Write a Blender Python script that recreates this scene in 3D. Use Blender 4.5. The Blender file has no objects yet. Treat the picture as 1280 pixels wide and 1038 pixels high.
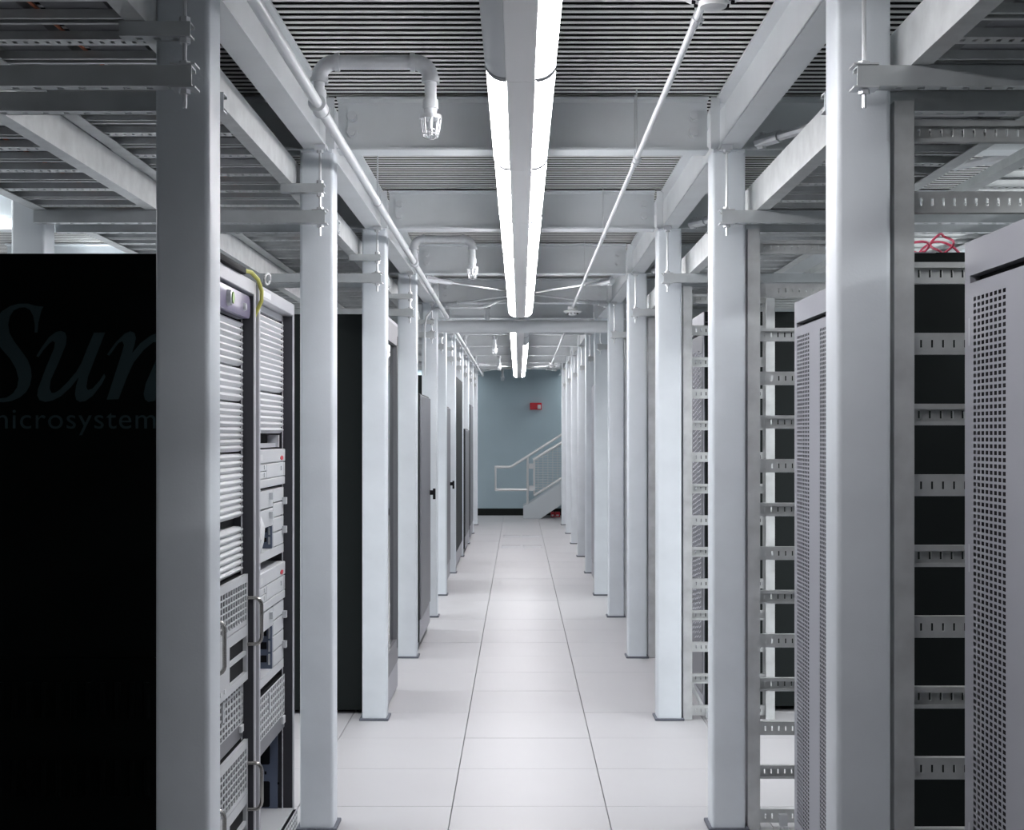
import bpy, bmesh, math, random
from mathutils import Vector, Matrix
from mathutils.geometry import tessellate_polygon
random.seed(7)
S = bpy.context.scene
COL = S.collection
PI = math.pi

# ------------------------------------------------------------------ camera, world, lamps, exposure
H, F, VX, VY = 1.4816, 1708.0, 648.0, 543.0
cd = bpy.data.cameras.new('camera'); cam = bpy.data.objects.new('camera', cd); COL.objects.link(cam)
cam.location = (0, 0, H); cam.rotation_euler = (PI/2, 0, 0)
cd.sensor_width = 36.0; cd.lens = F/1280*36.0
cd.shift_x = -(VX-640)/1280; cd.shift_y = (VY-519)/1280
cd.clip_start = 0.05; cd.clip_end = 100
S.camera = cam
w = bpy.data.worlds.new('world'); S.world = w; w.use_nodes = True
w.node_tree.nodes['Background'].inputs[0].default_value = (.8, .9, 1, 1)
w.node_tree.nodes['Background'].inputs[1].default_value = .02
S.view_settings.view_transform = 'Standard'; S.view_settings.look = 'None'
S.view_settings.exposure = 0.12; S.view_settings.gamma = 1.0; S.view_settings.use_curve_mapping = False
LENS_POWER = 30.0

def area(name, loc, sx, sy, power, rot=(0, 0, 0), col=(.96, .98, 1)):
    l = bpy.data.lights.new(name, 'AREA'); l.shape = 'RECTANGLE'; l.size = sx; l.size_y = sy
    l.energy = power; l.color = col
    o = bpy.data.objects.new(name, l); COL.objects.link(o); o.location = loc; o.rotation_euler = rot
    return o
# ceiling lamps of the neighbouring aisles, over the outer sides of the cabinet rows, plus added end wall fill
area('right_aisle_near_lamp', (2.86, 3.1, 2.60), .16, 3.6, 155)
area('right_aisle_lamp', (2.86, 9.9, 2.60), .16, 9.6, 190)
area('end_wall_fill', (1.75, 24.6, 2.66), 1.2, .15, 19)  # added fill to brighten the end wall, no fixture known there
area('end_wall_fill_left', (-1.75, 24.6, 2.66), 1.2, .15, 19)  # left one of the added fill pair, out of view
area('left_aisle_lamp', (-2.75, 10.7, 2.60), .2, 12.2, 290)

def px(x, y, d):                       # a point seen at pixel (x, y) and standing at distance d
    return Vector(((x-VX)*d/F, d, H-(y-VY)*d/F))
def zz(y, d): return H-(y-VY)*d/F
def xx(x, d): return (x-VX)*d/F

# ------------------------------------------------------------------ materials
def nt(name):
    m = bpy.data.materials.new(name); m.use_nodes = True
    return m, m.node_tree, m.node_tree.nodes['Principled BSDF']
def mat(name, c, rough=.5, metal=0., spec=.5, vary=.0, scale=6., bump=0., bscale=60., stretch=None):
    m, t, b = nt(name)
    b.inputs['Base Color'].default_value = (*c, 1); b.inputs['Roughness'].default_value = rough
    b.inputs['Metallic'].default_value = metal; b.inputs['Specular IOR Level'].default_value = spec
    if vary or bump:
        tc = t.nodes.new('ShaderNodeTexCoord'); src = tc.outputs['Object']
        if stretch:
            mp = t.nodes.new('ShaderNodeMapping'); mp.inputs['Scale'].default_value = stretch
            t.links.new(src, mp.inputs[0]); src = mp.outputs[0]
    if vary:
        n = t.nodes.new('ShaderNodeTexNoise'); n.inputs['Scale'].default_value = scale; n.inputs['Detail'].default_value = 4
        t.links.new(src, n.inputs['Vector'])
        r = t.nodes.new('ShaderNodeValToRGB')
        r.color_ramp.elements[0].position = .3; r.color_ramp.elements[1].position = .7
        r.color_ramp.elements[0].color = (*[x*(1-vary) for x in c], 1)
        r.color_ramp.elements[1].color = (*[min(1, x*(1+vary)) for x in c], 1)
        t.links.new(n.outputs[0], r.inputs[0]); t.links.new(r.outputs[0], b.inputs['Base Color'])
    if bump:
        n2 = t.nodes.new('ShaderNodeTexNoise'); n2.inputs['Scale'].default_value = bscale; n2.inputs['Detail'].default_value = 3
        t.links.new(src, n2.inputs['Vector'])
        bp = t.nodes.new('ShaderNodeBump'); bp.inputs['Strength'].default_value = bump; bp.inputs['Distance'].default_value = .002
        t.links.new(n2.outputs[0], bp.inputs['Height']); t.links.new(bp.outputs[0], b.inputs['Normal'])
    return m
def emit(name, c, s):
    m, t, b = nt(name)
    b.inputs['Base Color'].default_value = (.8, .8, .8, 1)
    b.inputs['Emission Color'].default_value = (*c, 1); b.inputs['Emission Strength'].default_value = s
    return m
M = dict(
    column=mat('column_paint', (.74, .79, .83), .42, vary=.05, scale=5, bump=.15, bscale=180),
    beam=mat('beam_paint', (.72, .755, .775), .42, vary=.05, scale=4, bump=.1, bscale=120),
    plate=mat('base_plate_grey', (.12, .13, .16), .5),
    galv=mat('galvanised_steel', (.60, .62, .62), .42, metal=.4, vary=.12, scale=14, stretch=(1, 1, 1)),
    strut=mat('zinc_strut', (.56, .59, .60), .4, metal=.5, vary=.1, scale=9),
    deck=mat('deck_steel', (.86, .86, .84), .5, vary=.04, scale=3),
    tray=mat('tray_sheet', (.30, .31, .33), .5, metal=.3, vary=.1, scale=7),
    zinc=mat('zinc_bright', (.66, .68, .70), .3, metal=.6),
    white=mat('white_paint', (.70, .72, .73), .4),
    fixture=mat('fixture_paint', (.88, .89, .89), .45),
    lens_on=emit('lit_lens', (1.0, .975, 1.0), LENS_POWER),
    lens_far=emit('lit_lens_far_row', (1.0, .975, 1.0), LENS_POWER*1.2),
    collar=mat('lens_end_grey', (.30, .31, .33), .6),
    lining=mat('rack_lining', (.045, .046, .055), .6, spec=.3),
    lens_off=mat('unlit_lens', (.55, .58, .60), .4),
    pipe=mat('pipe_paint', (.70, .73, .75), .38, vary=.03),
    fit=mat('fitting_iron', (.56, .585, .61), .45, vary=.06, scale=30),
    tile=mat('floor_tile_laminate', (.485, .483, .497), .42, vary=.012, scale=3),
    vent=mat('vent_tile_grey', (.60, .61, .63), .5),
    under=mat('underfloor_grey', (.16, .16, .17), .8),
    black=mat('black_panel', (.0018, .0028, .0028), .75, spec=.05),
    blackg=mat('black_green_panel', (.006, .0095, .0095), .6, spec=.25),
    plenum=mat('plenum_black', (.012, .012, .012), .9, spec=.1),
    dark=mat('inner_black', (.006, .006, .008), .7, spec=.2),
    logo=mat('logo_print', (.024, .040, .044), .6, spec=.1),
    rackgrey=mat('rack_grey', (.50, .51, .54), .45, vary=.02),
    bezel=mat('bezel_grey', (.72, .735, .755), .45),
    server=mat('server_grey', (.60, .62, .64), .45),
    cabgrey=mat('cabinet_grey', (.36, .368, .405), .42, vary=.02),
    slot=mat('hole_black', (.008, .008, .011), .8, spec=.1),
    purple=mat('badge_purple', (.22, .20, .30), .3),
    green=mat('badge_green', (.22, .40, .06), .4),
    chrome=mat('handle_chrome', (.42, .41, .39), .25, metal=.9),
    bayblue=mat('bay_blue_grey', (.12, .15, .22), .4),
    red=mat('alarm_red', (.62, .012, .03), .35),
    pink=mat('pink_cable', (.75, .12, .20), .45),
    orange=mat('orange_cable', (.65, .22, .12), .5),
    yellow=mat('yellow_cable', (.62, .60, .15), .5),
    cabdark=mat('cabinet_dark_grey', (.17, .175, .19), .42, vary=.02),
    wall=mat('teal_wall', (.42, .535, .59), .6, vary=.03, scale=2, bump=.1, bscale=30),
    wallw=mat('white_wall', (.46, .49, .51), .6, vary=.02),
    basebd=mat('black_baseboard', (.008, .011, .010), .6, spec=.2),
    railm=mat('rail_steel', (.72, .73, .73), .35, metal=.2),
    wire=mat('wire_mesh', (.58, .61, .62), .4, metal=.4),
    stair=mat('stringer_grey', (.60, .65, .68), .5),
)
def glass_mat():
    m, t, b = nt('door_glass')
    b.inputs['Base Color'].default_value = (.25, .29, .30, 1); b.inputs['Roughness'].default_value = .04
    b.inputs['Transmission Weight'].default_value = .85; b.inputs['IOR'].default_value = 1.45
    return m
M['glass'] = glass_mat()

# ------------------------------------------------------------------ mesh builder
class MB:
    def __init__(s): s.v = []; s.f = []
    def add(s, vs, fs):
        n = len(s.v); s.v += [tuple(p) for p in vs]; s.f += [tuple(n+i for i in f) for f in fs]; return s
    def box(s, x0, x1, y0, y1, z0, z1):
        return s.add([(x0,y0,z0),(x1,y0,z0),(x1,y1,z0),(x0,y1,z0),(x0,y0,z1),(x1,y0,z1),(x1,y1,z1),(x0,y1,z1)],
                     [(0,3,2,1),(4,5,6,7),(0,1,5,4),(1,2,6,5),(2,3,7,6),(3,0,4,7)])
    def prism(s, pr, axis, t0, t1, caps=True):
        n = len(pr)
        def p(a, b, t): return {'x': (t,a,b), 'y': (a,t,b), 'z': (a,b,t)}[axis]
        vs = [p(a,b,t0) for a,b in pr]+[p(a,b,t1) for a,b in pr]
        fs = [(i,(i+1)%n,n+(i+1)%n,n+i) for i in range(n)]
        if caps:
            tr = tessellate_polygon([[Vector((a,b,0)) for a,b in pr]])
            for t in tr: fs.append(tuple(t)); fs.append(tuple(n+i for i in reversed(t)))
        return s.add(vs, fs)
    def tube(s, pts, r, n=10, caps=True):
        pts = [Vector(p) for p in pts]; rings = []
        up = None
        for i, p in enumerate(pts):
            a = pts[max(0,i-1)]; b = pts[min(len(pts)-1,i+1)]
            t = (b-a).normalized()
            if up is None:
                up = t.orthogonal().normalized()
            else:
                up = (up-t*up.dot(t)).normalized()
            bi = t.cross(up); rr = r[i] if isinstance(r,(list,tuple)) else r
            rings.append([p+(up*math.cos(2*PI*k/n)+bi*math.sin(2*PI*k/n))*rr for k in range(n)])
        vs = [q for R in rings for q in R]; fs = []
        for i in range(len(rings)-1):
            for k in range(n):
                fs.append((i*n+k, i*n+(k+1)%n, (i+1)*n+(k+1)%n, (i+1)*n+k))
        if caps:
            fs.append(tuple(range(n-1,-1,-1))); fs.append(tuple((len(rings)-1)*n+k for k in range(n)))
        return s.add(vs, fs)
    def cyl(s, p0, p1, r, n=12): return s.tube([p0, p1], r, n)
    def lathe(s, c, prof, n=16):            # prof of (radius, z) about a vertical axis through c
        pts = [Vector((c[0],c[1],c[2]+z)) for _,z in prof]
        vs = []; fs = []
        for (r,z) in prof:
            for k in range(n): vs.append((c[0]+r*math.cos(2*PI*k/n), c[1]+r*math.sin(2*PI*k/n), c[2]+z))
        for i in range(len(prof)-1):
            for k in range(n): fs.append((i*n+k,i*n+(k+1)%n,(i+1)*n+(k+1)%n,(i+1)*n+k))
        fs.append(tuple(range(n-1,-1,-1))); fs.append(tuple((len(prof)-1)*n+k for k in range(n)))
        return s.add(vs, fs)
    def perf(s, o, u, v, us, vs_, hole, th=None):   # sheet with real holes; us, vs_ = break lines; th = thickness vector
        o = Vector(o); u = Vector(u); v = Vector(v); nu = len(us); nv = len(vs_)
        P = [o+u*a+v*b for b in vs_ for a in us]; fs = []
        T = Vector(th) if th is not None else None
        if T is not None: P = P+[p+T for p in P]
        k = nu*nv
        solid = lambda i,j: 0<=i<nu-1 and 0<=j<nv-1 and not hole(i,j)
        for j in range(nv-1):
            for i in range(nu-1):
                if not solid(i,j): continue
                a = j*nu+i; q = (a,a+1,a+nu+1,a+nu); fs.append(q)
                if T is not None:
                    fs.append(tuple(k+c for c in reversed(q)))
                    for (di,dj,e) in ((0,-1,(q[0],q[1])),(1,0,(q[1],q[2])),(0,1,(q[2],q[3])),(-1,0,(q[3],q[0]))):
                        if not solid(i+di,j+dj): fs.append((e[1],e[0],k+e[0],k+e[1]))
        return s.add(P, fs)
    def build(s, name, m, parent=None, bevel=0, seg=2, kind=None, ang=35, at=None):
        me = bpy.data.meshes.new(name)
        off = Vector(parent['wl']) if parent is not None else (Vector(at) if at else Vector((0,0,0)))
        me.from_pydata([tuple(Vector(p)-off) for p in s.v], [], s.f)
        bm = bmesh.new(); bm.from_mesh(me)
        bmesh.ops.recalc_face_normals(bm, faces=bm.faces)
        if bevel:
            es = [e for e in bm.edges if len(e.link_faces)==2 and e.calc_face_angle(0)>.6]
            bmesh.ops.bevel(bm, geom=es, offset=bevel, segments=seg, affect='EDGES', profile=.5, clamp_overlap=True)
        bm.to_mesh(me); bm.free()
        me.polygons.foreach_set('use_smooth', [True]*len(me.polygons))
        me.set_sharp_from_angle(angle=math.radians(ang))
        me.materials.append(M[m] if isinstance(m,str) else m)
        o = bpy.data.objects.new(name, me); COL.objects.link(o)
        if parent is not None: o.parent = parent
        elif at: o.location = at
        o['wl'] = tuple(off)
        if kind: o['kind'] = kind
        return o
ROOTS = []
def thing(name, label, cat, loc=(0,0,0), group=None):
    o = bpy.data.objects.new(name, None); COL.objects.link(o); o.empty_display_size = .1
    o.location = loc; o['wl'] = tuple(loc); o['label'] = label; o['category'] = cat
    if group: o['group'] = group
    if cat in ('column','beam'): o['kind'] = 'thing'
    return o
def tag(o, label, cat, group=None):
    o['label'] = label; o['category'] = cat
    if cat == 'beam': o['kind'] = 'thing'
    if group: o['group'] = group
    return o
def piece(src, name, parent, delta):        # another piece of the same part, sharing mesh data
    c = src.copy(); c.name = name; COL.objects.link(c); c.parent = parent; c.location = Vector(src.location)+Vector(delta)
    return c
def copy_tree(src, loc, label, name=None):
    r = src.copy(); COL.objects.link(r); r.location = loc; r['label'] = label; r['wl'] = tuple(loc)
    for ch in src.children:
        c = ch.copy(); COL.objects.link(c); c.parent = r
        for g in ch.children:
            d = g.copy(); COL.objects.link(d); d.parent = c
    return r
ORD = ['first','second','third','fourth','fifth','sixth','seventh','eighth','ninth','tenth','eleventh','twelfth']
def lin(a, b, n): return [a+(b-a)*i/(n-1) for i in range(n)]
def roundrect(x0, x1, y0, y1, r, n=4):
    out = []
    for cx,cy,a0 in ((x1-r,y1-r,0),(x0+r,y1-r,90),(x0+r,y0+r,180),(x1-r,y0+r,270)):
        for k in range(n+1):
            a = math.radians(a0+90*k/n); out.append((cx+r*math.cos(a), cy+r*math.sin(a)))
    return out
def slots(a, b, pitch, wdt):               # break lines for a row of slots between a and b
    n = max(1, int((b-a-.01)/pitch)); st = a+((b-a)-(n-1)*pitch)/2
    out = [a]
    for i in range(n): out += [st+i*pitch-wdt/2, st+i*pitch+wdt/2]
    return out+[b]
oddodd = lambda i,j: i%2==1 and j%2==1

# ------------------------------------------------------------------ measured layout
CD = [3.135, 5.10, 7.066, 9.032, 11.045, 12.54, 14.54, 16.50, 18.43, 20.32, 22.27]      # fronts of the columns
LO = [-.834,-.8165,-.809,-.7975,-.781,-.787,-.793,-.793,-.793,-.793,-.793]               # outer faces, left row
RI = [.731,.7235,.7195,.725,.728,.70,.715,.716,.712,.709,.705]                            # aisle faces, right row
T = .125; ZB = 2.545; ZD = 2.752; BH = .2
YE = 24.9
XW0, XW1, YB = -4.2, 4.2, -2.6
def lx(d):                                   # left row centre line at distance d
    i = max(k for k in range(len(CD)) if CD[k] <= d or k == 0); j = min(i+1, len(CD)-1)
    t = 0 if i == j else max(0, min(1, (d-CD[i])/(CD[j]-CD[i])))
    return LO[i]+(LO[j]-LO[i])*t+T/2

# ------------------------------------------------------------------ setting: floor, walls, ceiling
def structure(o): o['kind'] = 'structure'; return o
fl = structure(MB().box(XW0, XW1, YB, YE, -.08, -.03).build('floor', 'under'))
G = .0016; TP = .6115; X0 = -.263; Y0 = 5.437
tile0 = MB().box(G, TP-G, G, TP-G, -.03, 0).build('floor_tile', 'tile', bevel=.0012, seg=1)
tile0['wl'] = (0,0,0)
rest = MB(); first = True
cols = range(math.floor((XW0-X0)/TP), math.ceil((XW1-X0)/TP)); rows = range(math.floor((YB-Y0)/TP), math.ceil((YE-Y0)/TP))
grill = {(0, 20), (0, 23)}
for j in rows:
    for i in cols:
        x = X0+i*TP; y = Y0+j*TP
        if (i, j) in grill: continue
        if -3 <= i <= 3 and -4 <= j <= 31 and XW0 < x:
            o = tile0 if first else tile0.copy()
            if not first: COL.objects.link(o)
            first = False
            o.parent = fl; o.location = (x, y, random.uniform(-.0004, .0004))
            o.rotation_euler = (random.uniform(-.0006,.0006), random.uniform(-.0006,.0006), 0)
        else:
            rest.box(max(x+G,XW0), min(x+TP-G,XW1), max(y+G,YB), min(y+TP-G,YE), -.03, 0)
r = rest.build('tile_field', 'tile', fl); r['kind'] = 'stuff'
for q,(i,j) in enumerate(sorted(grill)):
    x = X0+i*TP; y = Y0+j*TP
    t = thing('vent_tile', ['nearer white floor tile with two grey grilles in the aisle','farther white floor tile with two grey grilles, close to the stairs'][q], 'floor vent', (x,y,-.03), 'perforated floor tiles')
    fr = MB()
    fr.box(x+G,x+TP-G,y+G,y+.08,-.03,0).box(x+G,x+TP-G,y+TP-.08,y+TP-G,-.03,0)
    fr.box(x+G,x+.04,y+.08,y+TP-.08,-.03,0).box(x+.29,x+.32,y+.08,y+TP-.08,-.03,0).box(x+TP-.04,x+TP-G,y+.08,y+TP-.08,-.03,0)
    fr.build('tile_frame','tile',t)
    for (a,b) in ((x+.04,x+.29),(x+.32,x+TP-.04)):
        g = MB()
        for k in range(16):
            yy = y+.08+(TP-.16)*k/16; g.box(a,b,yy,yy+.019,-.02,-.002)
        g.box(a,b,y+.08,y+TP-.08,-.03,-.021)
        o = g.build('grille','vent',t); o['kind'] = 'stuff'

structure(MB().box(XW0, XW1, YE, YE+.1, -.08, 4.2).build('wall_back', 'wall'))
structure(MB().box(XW0-.1, XW0, YB, YE, -.08, 4.2).build('wall_left', 'wallw'))
structure(MB().box(XW1, XW1+.1, YB, YE, -.08, 4.2).build('wall_right', 'wallw'))
structure(MB().box(XW0, XW1, YB-.1, YB, -.08, 4.2).build('wall_front', 'plenum'))  # unseen wall, made black to cut light bouncing onto the near columns
structure(MB().box(XW0, XW1, YE-.012, YE, 0, .128).build('baseboard_back', 'basebd'))
# slatted metal ceiling: narrow rolled slats across the aisle, a black plenum above the open gaps
P = .0535
ce = None
dk = MB(); y = YB+.01
while y < YE-P:
    dk.box(XW0, XW1, y, y+.0225, ZD, ZD+.0018)
    y += P
ce = structure(dk.build('ceiling', 'deck', ang=25))
MB().box(XW0, XW1, YB, YE, ZD+.11, ZD+.14).build('plenum_panel', 'plenum', ce)
cr = MB()
for x in lin(XW0+.3, XW1-.3, 5): cr.box(x-.006, x+.006, YB+.01, YE-.01, ZD+.0017, ZD+.11)
cr.build('slat_carrier', 'plenum', ce)

# ------------------------------------------------------------------ columns
def column(side, i):
    d = CD[i]
    x0 = LO[i] if side == 'L' else RI[i]
    c = (x0+T/2, d+T/2, 0)
    nb = [['square grey column nearest the camera on the left, front face dark, beside black panel',
           'square grey column on the left, standing just past the two grey equipment racks',
           'third square grey column on the left, before the cabinet with the glass door',
           'fourth square grey column on the left, behind the glass door cabinet',
           'fifth square grey column on the left, partly hidden by black cabinet with a handle'],
          ['square grey column nearest the camera on the right, half in shadow, beside perforated door',
           'second square grey column on the right, left of the long open cable ladder',
           'third square grey column on the right, by the cabinet with dotted door',
           'fourth square grey column on the right, one bay behind the dotted door cabinet',
           'fifth square grey column on the right, at the right end of the crossing round pipe']][side == 'R']
    lab = nb[i] if i < 5 else 'square grey column, %s from the camera in the %s row' % (ORD[i], {'L':'left','R':'right'}[side])
    t = thing('steel_column', lab, 'column', c, 'square steel columns along the aisle')
    MB().prism(roundrect(x0, x0+T, d, d+T, .013), 'z', .012, ZB-.012).build('shaft', 'column', t)
    MB().box(x0-.013, x0+T+.013, d-.0125, d+T+.0125, 0, .012).build('base_plate', 'plate', t, bevel=.002, seg=1)
    MB().box(x0+.004, x0+T-.004, d-.006, d+T+.006, ZB-.012, ZB).build('cap_plate', 'column', t)
    return t
for i in range(11):
    column('L', i); column('R', i)
for q,d in enumerate((3.135, 5.10, 7.066, 9.032)):
    x0 = -1.895; t = thing('steel_column', ['pale column of the outer row behind black logo cabinet, nearest','bright pale column at far left edge above the black logo cabinet','third pale column of the outer left row behind the racks','fourth pale column of the outer left row behind the racks'][q], 'column', (x0+T/2,d+T/2,0), 'outer row columns')
    MB().prism(roundrect(x0, x0+T, d, d+T, .013), 'z', .012, ZB).build('shaft', 'column', t)
    MB().box(x0-.013, x0+T+.013, d-.0125, d+T+.0125, 0, .012).build('base_plate', 'plate', t)

# ------------------------------------------------------------------ beams
def ibeam(a, b, z0, h, bw, tf=.009, tw=.008):
    """closed outline of an I section, (horizontal, vertical), centred on a"""
    q = bw/2
    return [(a-q,z0),(a+q,z0),(a+q,z0+tf),(a+tw/2,z0+tf+.003),(a+tw/2,z0+h-tf-.003),(a+q,z0+h-tf),(a+q,z0+h),(a-q,z0+h),(a-q,z0+h-tf),(a-tw/2,z0+h-tf-.003),(a-tw/2,z0+tf+.003),(a-q,z0+tf)]
def run_beam(xa, ya, xb, yb, label, bw=.088):
    m = MB()
    A = ibeam(xa, 0, ZB, BH, bw); B = ibeam(xb, 0, ZB, BH, bw); n = len(A)
    vs = [(p[0],ya,p[1]) for p in A]+[(p[0],yb,p[1]) for p in B]
    fs = [(i,(i+1)%n,n+(i+1)%n,n+i) for i in range(n)]
    tr = tessellate_polygon([[Vector((a,b,0)) for a,b in A]])
    for q in tr: fs.append(tuple(q)); fs.append(tuple(n+k for k in reversed(q)))
    m.add(vs, fs)
    return tag(m.build('long_beam', 'beam', at=((xa+xb)/2, (ya+yb)/2, ZB)), label, 'beam', 'beams along the aisle')
for side, nm in (('L','left'),('R','right')):
    ys = [-2.0]+[c+T/2 for c in CD]
    for i in range(11):
        f = (lambda k: (LO[k]+T/2)) if side=='L' else (lambda k: RI[k]+T/2)
        a = f(max(i-1,0)); b = f(i)
        lab = ['grey steel beam overhead on the %s, reaching over the camera to the first column' % nm,
               'grey steel beam between first and second columns of the %s row' % nm][i] if i < 2 else 'grey steel beam between %s and %s columns of the %s row' % (ORD[i-1], ORD[i], nm)
        run_beam(a, ys[i]+.002, b, ys[i+1]-.002 if i < 10 else YE-.02, lab)
for q,x in enumerate((-1.8325,)):
    run_beam(x, -2.0, x, 12.4, 'outer grey beam over the far left column row')
for i in range(11):
    d = CD[i]+T/2
    lab = '%s grey cross beam over the aisle from the camera' % ORD[i] if i not in (4,5) else ['cross beam with crossing brace rods in front of it, before the round pipe','dark shaded cross beam just behind the crossing round pipe'][i-4]
    t = thing('cross_beam', lab, 'beam', (0,d,ZB), 'cross beams over the aisle')
    xa = LO[i]+T+.011; xb = RI[i]-.011
    m = MB()
    m.prism(ibeam(d,0,ZB,BH,.105), 'x', xa, xb)
    m.build('beam', 'beam', t)
    for (a,b,nm) in ((-3.4, LO[i]+T/2-.05, 'outer_beam'), (RI[i]+T/2+.05, 3.4, 'outer_beam')):
        MB().prism(ibeam(d,0,ZB,BH,.105), 'x', a, b).build(nm, 'beam', t)
    for s in (-1, 1):
        e = xa if s < 0 else xb
        # end plate and bolt heads
        ep = sorted((e+s*.007, e+s*.04))
        MB().box(ep[0], ep[1], d-.060, d-.050, ZB+.004, ZB+BH-.004).build('end_plate', 'beam', t)
        for zc in (ZB+.135, ZB+.075):
            xb_ = e-s*.052
            hx = [(xb_+.017*math.cos(k*PI/3+.3), zc+.017*math.sin(k*PI/3+.3)) for k in range(6)]
            m = MB().prism(hx, 'y', d-.030, d-.011).cyl((xb_,d-.012,zc),(xb_,d-.004,zc),.021,14)
            m.build('bolt', 'pipe', t)

# ------------------------------------------------------------------ strip lights
def lens_profile(s):
    pts = [(.0392, 2.414)]
    for k in range(8):
        a = 1.25*k/7; pts.append((.041+.051*math.sin(a)/math.sin(1.25), 2.414+.048*(1-math.cos(a))))
    pts += [(.0392, 2.447)]
    return [(s*x, z) for x,z in pts]
def strip_light(xc, ya, yb, left_on, right_on, label, grp, lm='lens_on'):
    c = (xc, (ya+yb)/2, 2.408)
    t = thing('strip_light', label, 'light', c, grp)
    sp = MB().box(xc-.0385, xc+.0385, ya+.001, yb-.001, 2.408, 2.428); sp.build('spine_cover', 'fixture', t, bevel=.002, seg=1)
    MB().box(xc-.093, xc+.093, ya+.004, yb-.004, 2.4475, 2.462).box(xc-.055, xc+.055, ya+.004, yb-.004, 2.463, 2.495).build('housing', 'fixture', t, bevel=.004, seg=1)
    MB().box(xc-.02, xc+.02, ya+.004, yb-.004, 2.428, 2.447).build('inner_channel', 'fixture', t)
    for s,on in ((-1,left_on),(1,right_on)):
        o = MB().prism([(xc+x,z) for x,z in lens_profile(s)], 'y', ya+.0178, yb-.0178).build('lens', lm if on else 'lens_off', t, ang=50)
        if not on: o['label'] = 'unlit grey lens'
    for s in (-1,1):
        for q0,q1 in ((ya+.001,ya+.0175),(yb-.0175,yb-.001)):
            MB().prism([(xc+s*.0385+(x-s*.0385)*1.035,2.4475+(z-2.4475)*1.07) for x,z in lens_profile(s)], 'y', q0, q1).build('lens_end', 'collar', t, ang=50)
    for f in (.2,.8):
        y = ya+(yb-ya)*f
        MB().cyl((xc,y,2.494),(xc,y,ZD+.0005),.005,8).build('hanger_rod', 'zinc', t)
L1 = [10.85-1.21*k for k in range(9)]          # 10.85 ... 1.17
names1 = ['last strip light of the near row, rounded end by the round pipe','second strip light before the end of the near row',
 'third strip light before the end of the near row','strip light in the middle of the near row','strip light under the third cross beam of the near row','strip light crossing under the second cross beam, both lenses lit','nearest strip light overhead, its left lens unlit and grey','strip light over the camera with an unlit left lens']
for k in range(8):
    strip_light(.016-.0018*k, L1[k+1], L1[k], k < 6, True, names1[k], 'strip lights of the near row')
for k in range(9):
    a = 12.05+1.15*k
    strip_light(.014, a, a+1.15, True, k >= 2, 'far row strip light behind the round pipe, %s of nine%s' % (ORD[k], ', right lens unlit' if k<2 else ''), 'strip lights of the far row', 'lens_far')

# ------------------------------------------------------------------ pipes under the ceiling
def elbow(m, c, d0, d1, R, r, n=7, seg=12):
    """quarter bend at corner c between unit directions d0 (incoming) and d1 (outgoing)"""
    c = Vector(c); d0 = Vector(d0); d1 = Vector(d1); pts = []
    for k in range(n):
        a = PI/2*k/(n-1); pts.append(c-d0*R+d0*R*math.sin(a)+d1*R*(1-math.cos(a)))
    m.tube(pts, r, seg)
SX, SZ = -.608, 2.482
DS = [4.17, 7.95, 11.73, 15.5, 19.3, 23.1]
sp = thing('sprinkler_pipe', 'long grey sprinkler pipe along the left beam with caged heads on side branches', 'pipe', (SX, 12, SZ))
MB().cyl((SX,-1.5,SZ),(SX,23.3,SZ),.0165,14).build('main_pipe','pipe',sp)
def sprinkler(d, label_big):
    z2 = 2.617; xe = -.268; r = .021
    m = MB().cyl((SX,d-.045,SZ),(SX,d+.045,SZ),.024,14).cyl((SX,d-.05,SZ),(SX,d-.042,SZ),.027,14).cyl((SX,d+.042,SZ),(SX,d+.05,SZ),.027,14).cyl((SX,d,SZ+.01),(SX,d,SZ+.05),.022,14)
    m.build('tee','pipe',sp)
    MB().cyl((SX,d,SZ+.045),(SX,d,z2-.055),.0165,14).build('riser','pipe',sp)
    m = MB(); elbow(m,(SX,d,z2),(0,0,1),(1,0,0),.05,.024); m.cyl((SX,d,z2-.062),(SX,d,z2-.048),.028,14).cyl((SX+.048,d,z2),(SX+.062,d,z2),.028,14)
    m.build('elbow','fit',sp)
    MB().cyl((SX+.06,d,z2),(xe-.06,d,z2),r,14).build('branch','fit',sp)
    m = MB(); elbow(m,(xe,d,z2),(1,0,0),(0,0,-1),.05,.0245); m.cyl((xe-.062,d,z2),(xe-.048,d,z2),.028,14).cyl((xe,d,z2-.062),(xe,d,z2-.048),.028,14)
    m.build('elbow','fit',sp)
    m = MB().cyl((xe,d,z2-.06),(xe,d,z2-.125),.0185,14).cyl((xe,d,z2-.115),(xe,d,z2-.142),.024,14).cyl((xe,d,z2-.14),(xe,d,z2-.165),.02,14)
    m.build('drop','pipe',sp)
    zt = z2-.16
    hd = MB().cyl((xe,d,zt),(xe,d,zt-.012),.014,10).cyl((xe,d,zt-.01),(xe,d,zt-.045),.006,8).cyl((xe,d,zt-.043),(xe,d,zt-.046),.013,10).build('sprinkler_head','zinc',sp)
    g = MB()
    g.lathe((xe,d,zt-.014),[(.026,0),(.034,0),(.034,.012),(.026,.012)],16)
    for k in range(8):
        a = 2*PI*k/8+.2
        p = [(xe+math.cos(a)*rr,d+math.sin(a)*rr,zt+z) for rr,z in ((.031,-.008),(.027,-.04),(.022,-.068),(.012,-.073),(0,-.073))]
        g.tube(p,.0022,6)
    ring = [(xe+.024*math.cos(2*PI*k/14),d+.024*math.sin(2*PI*k/14),zt-.06) for k in range(15)]
    g.tube(ring,.002,5)
    g.build('head_guard','zinc',hd)
for d in DS: sprinkler(d, d)
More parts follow.
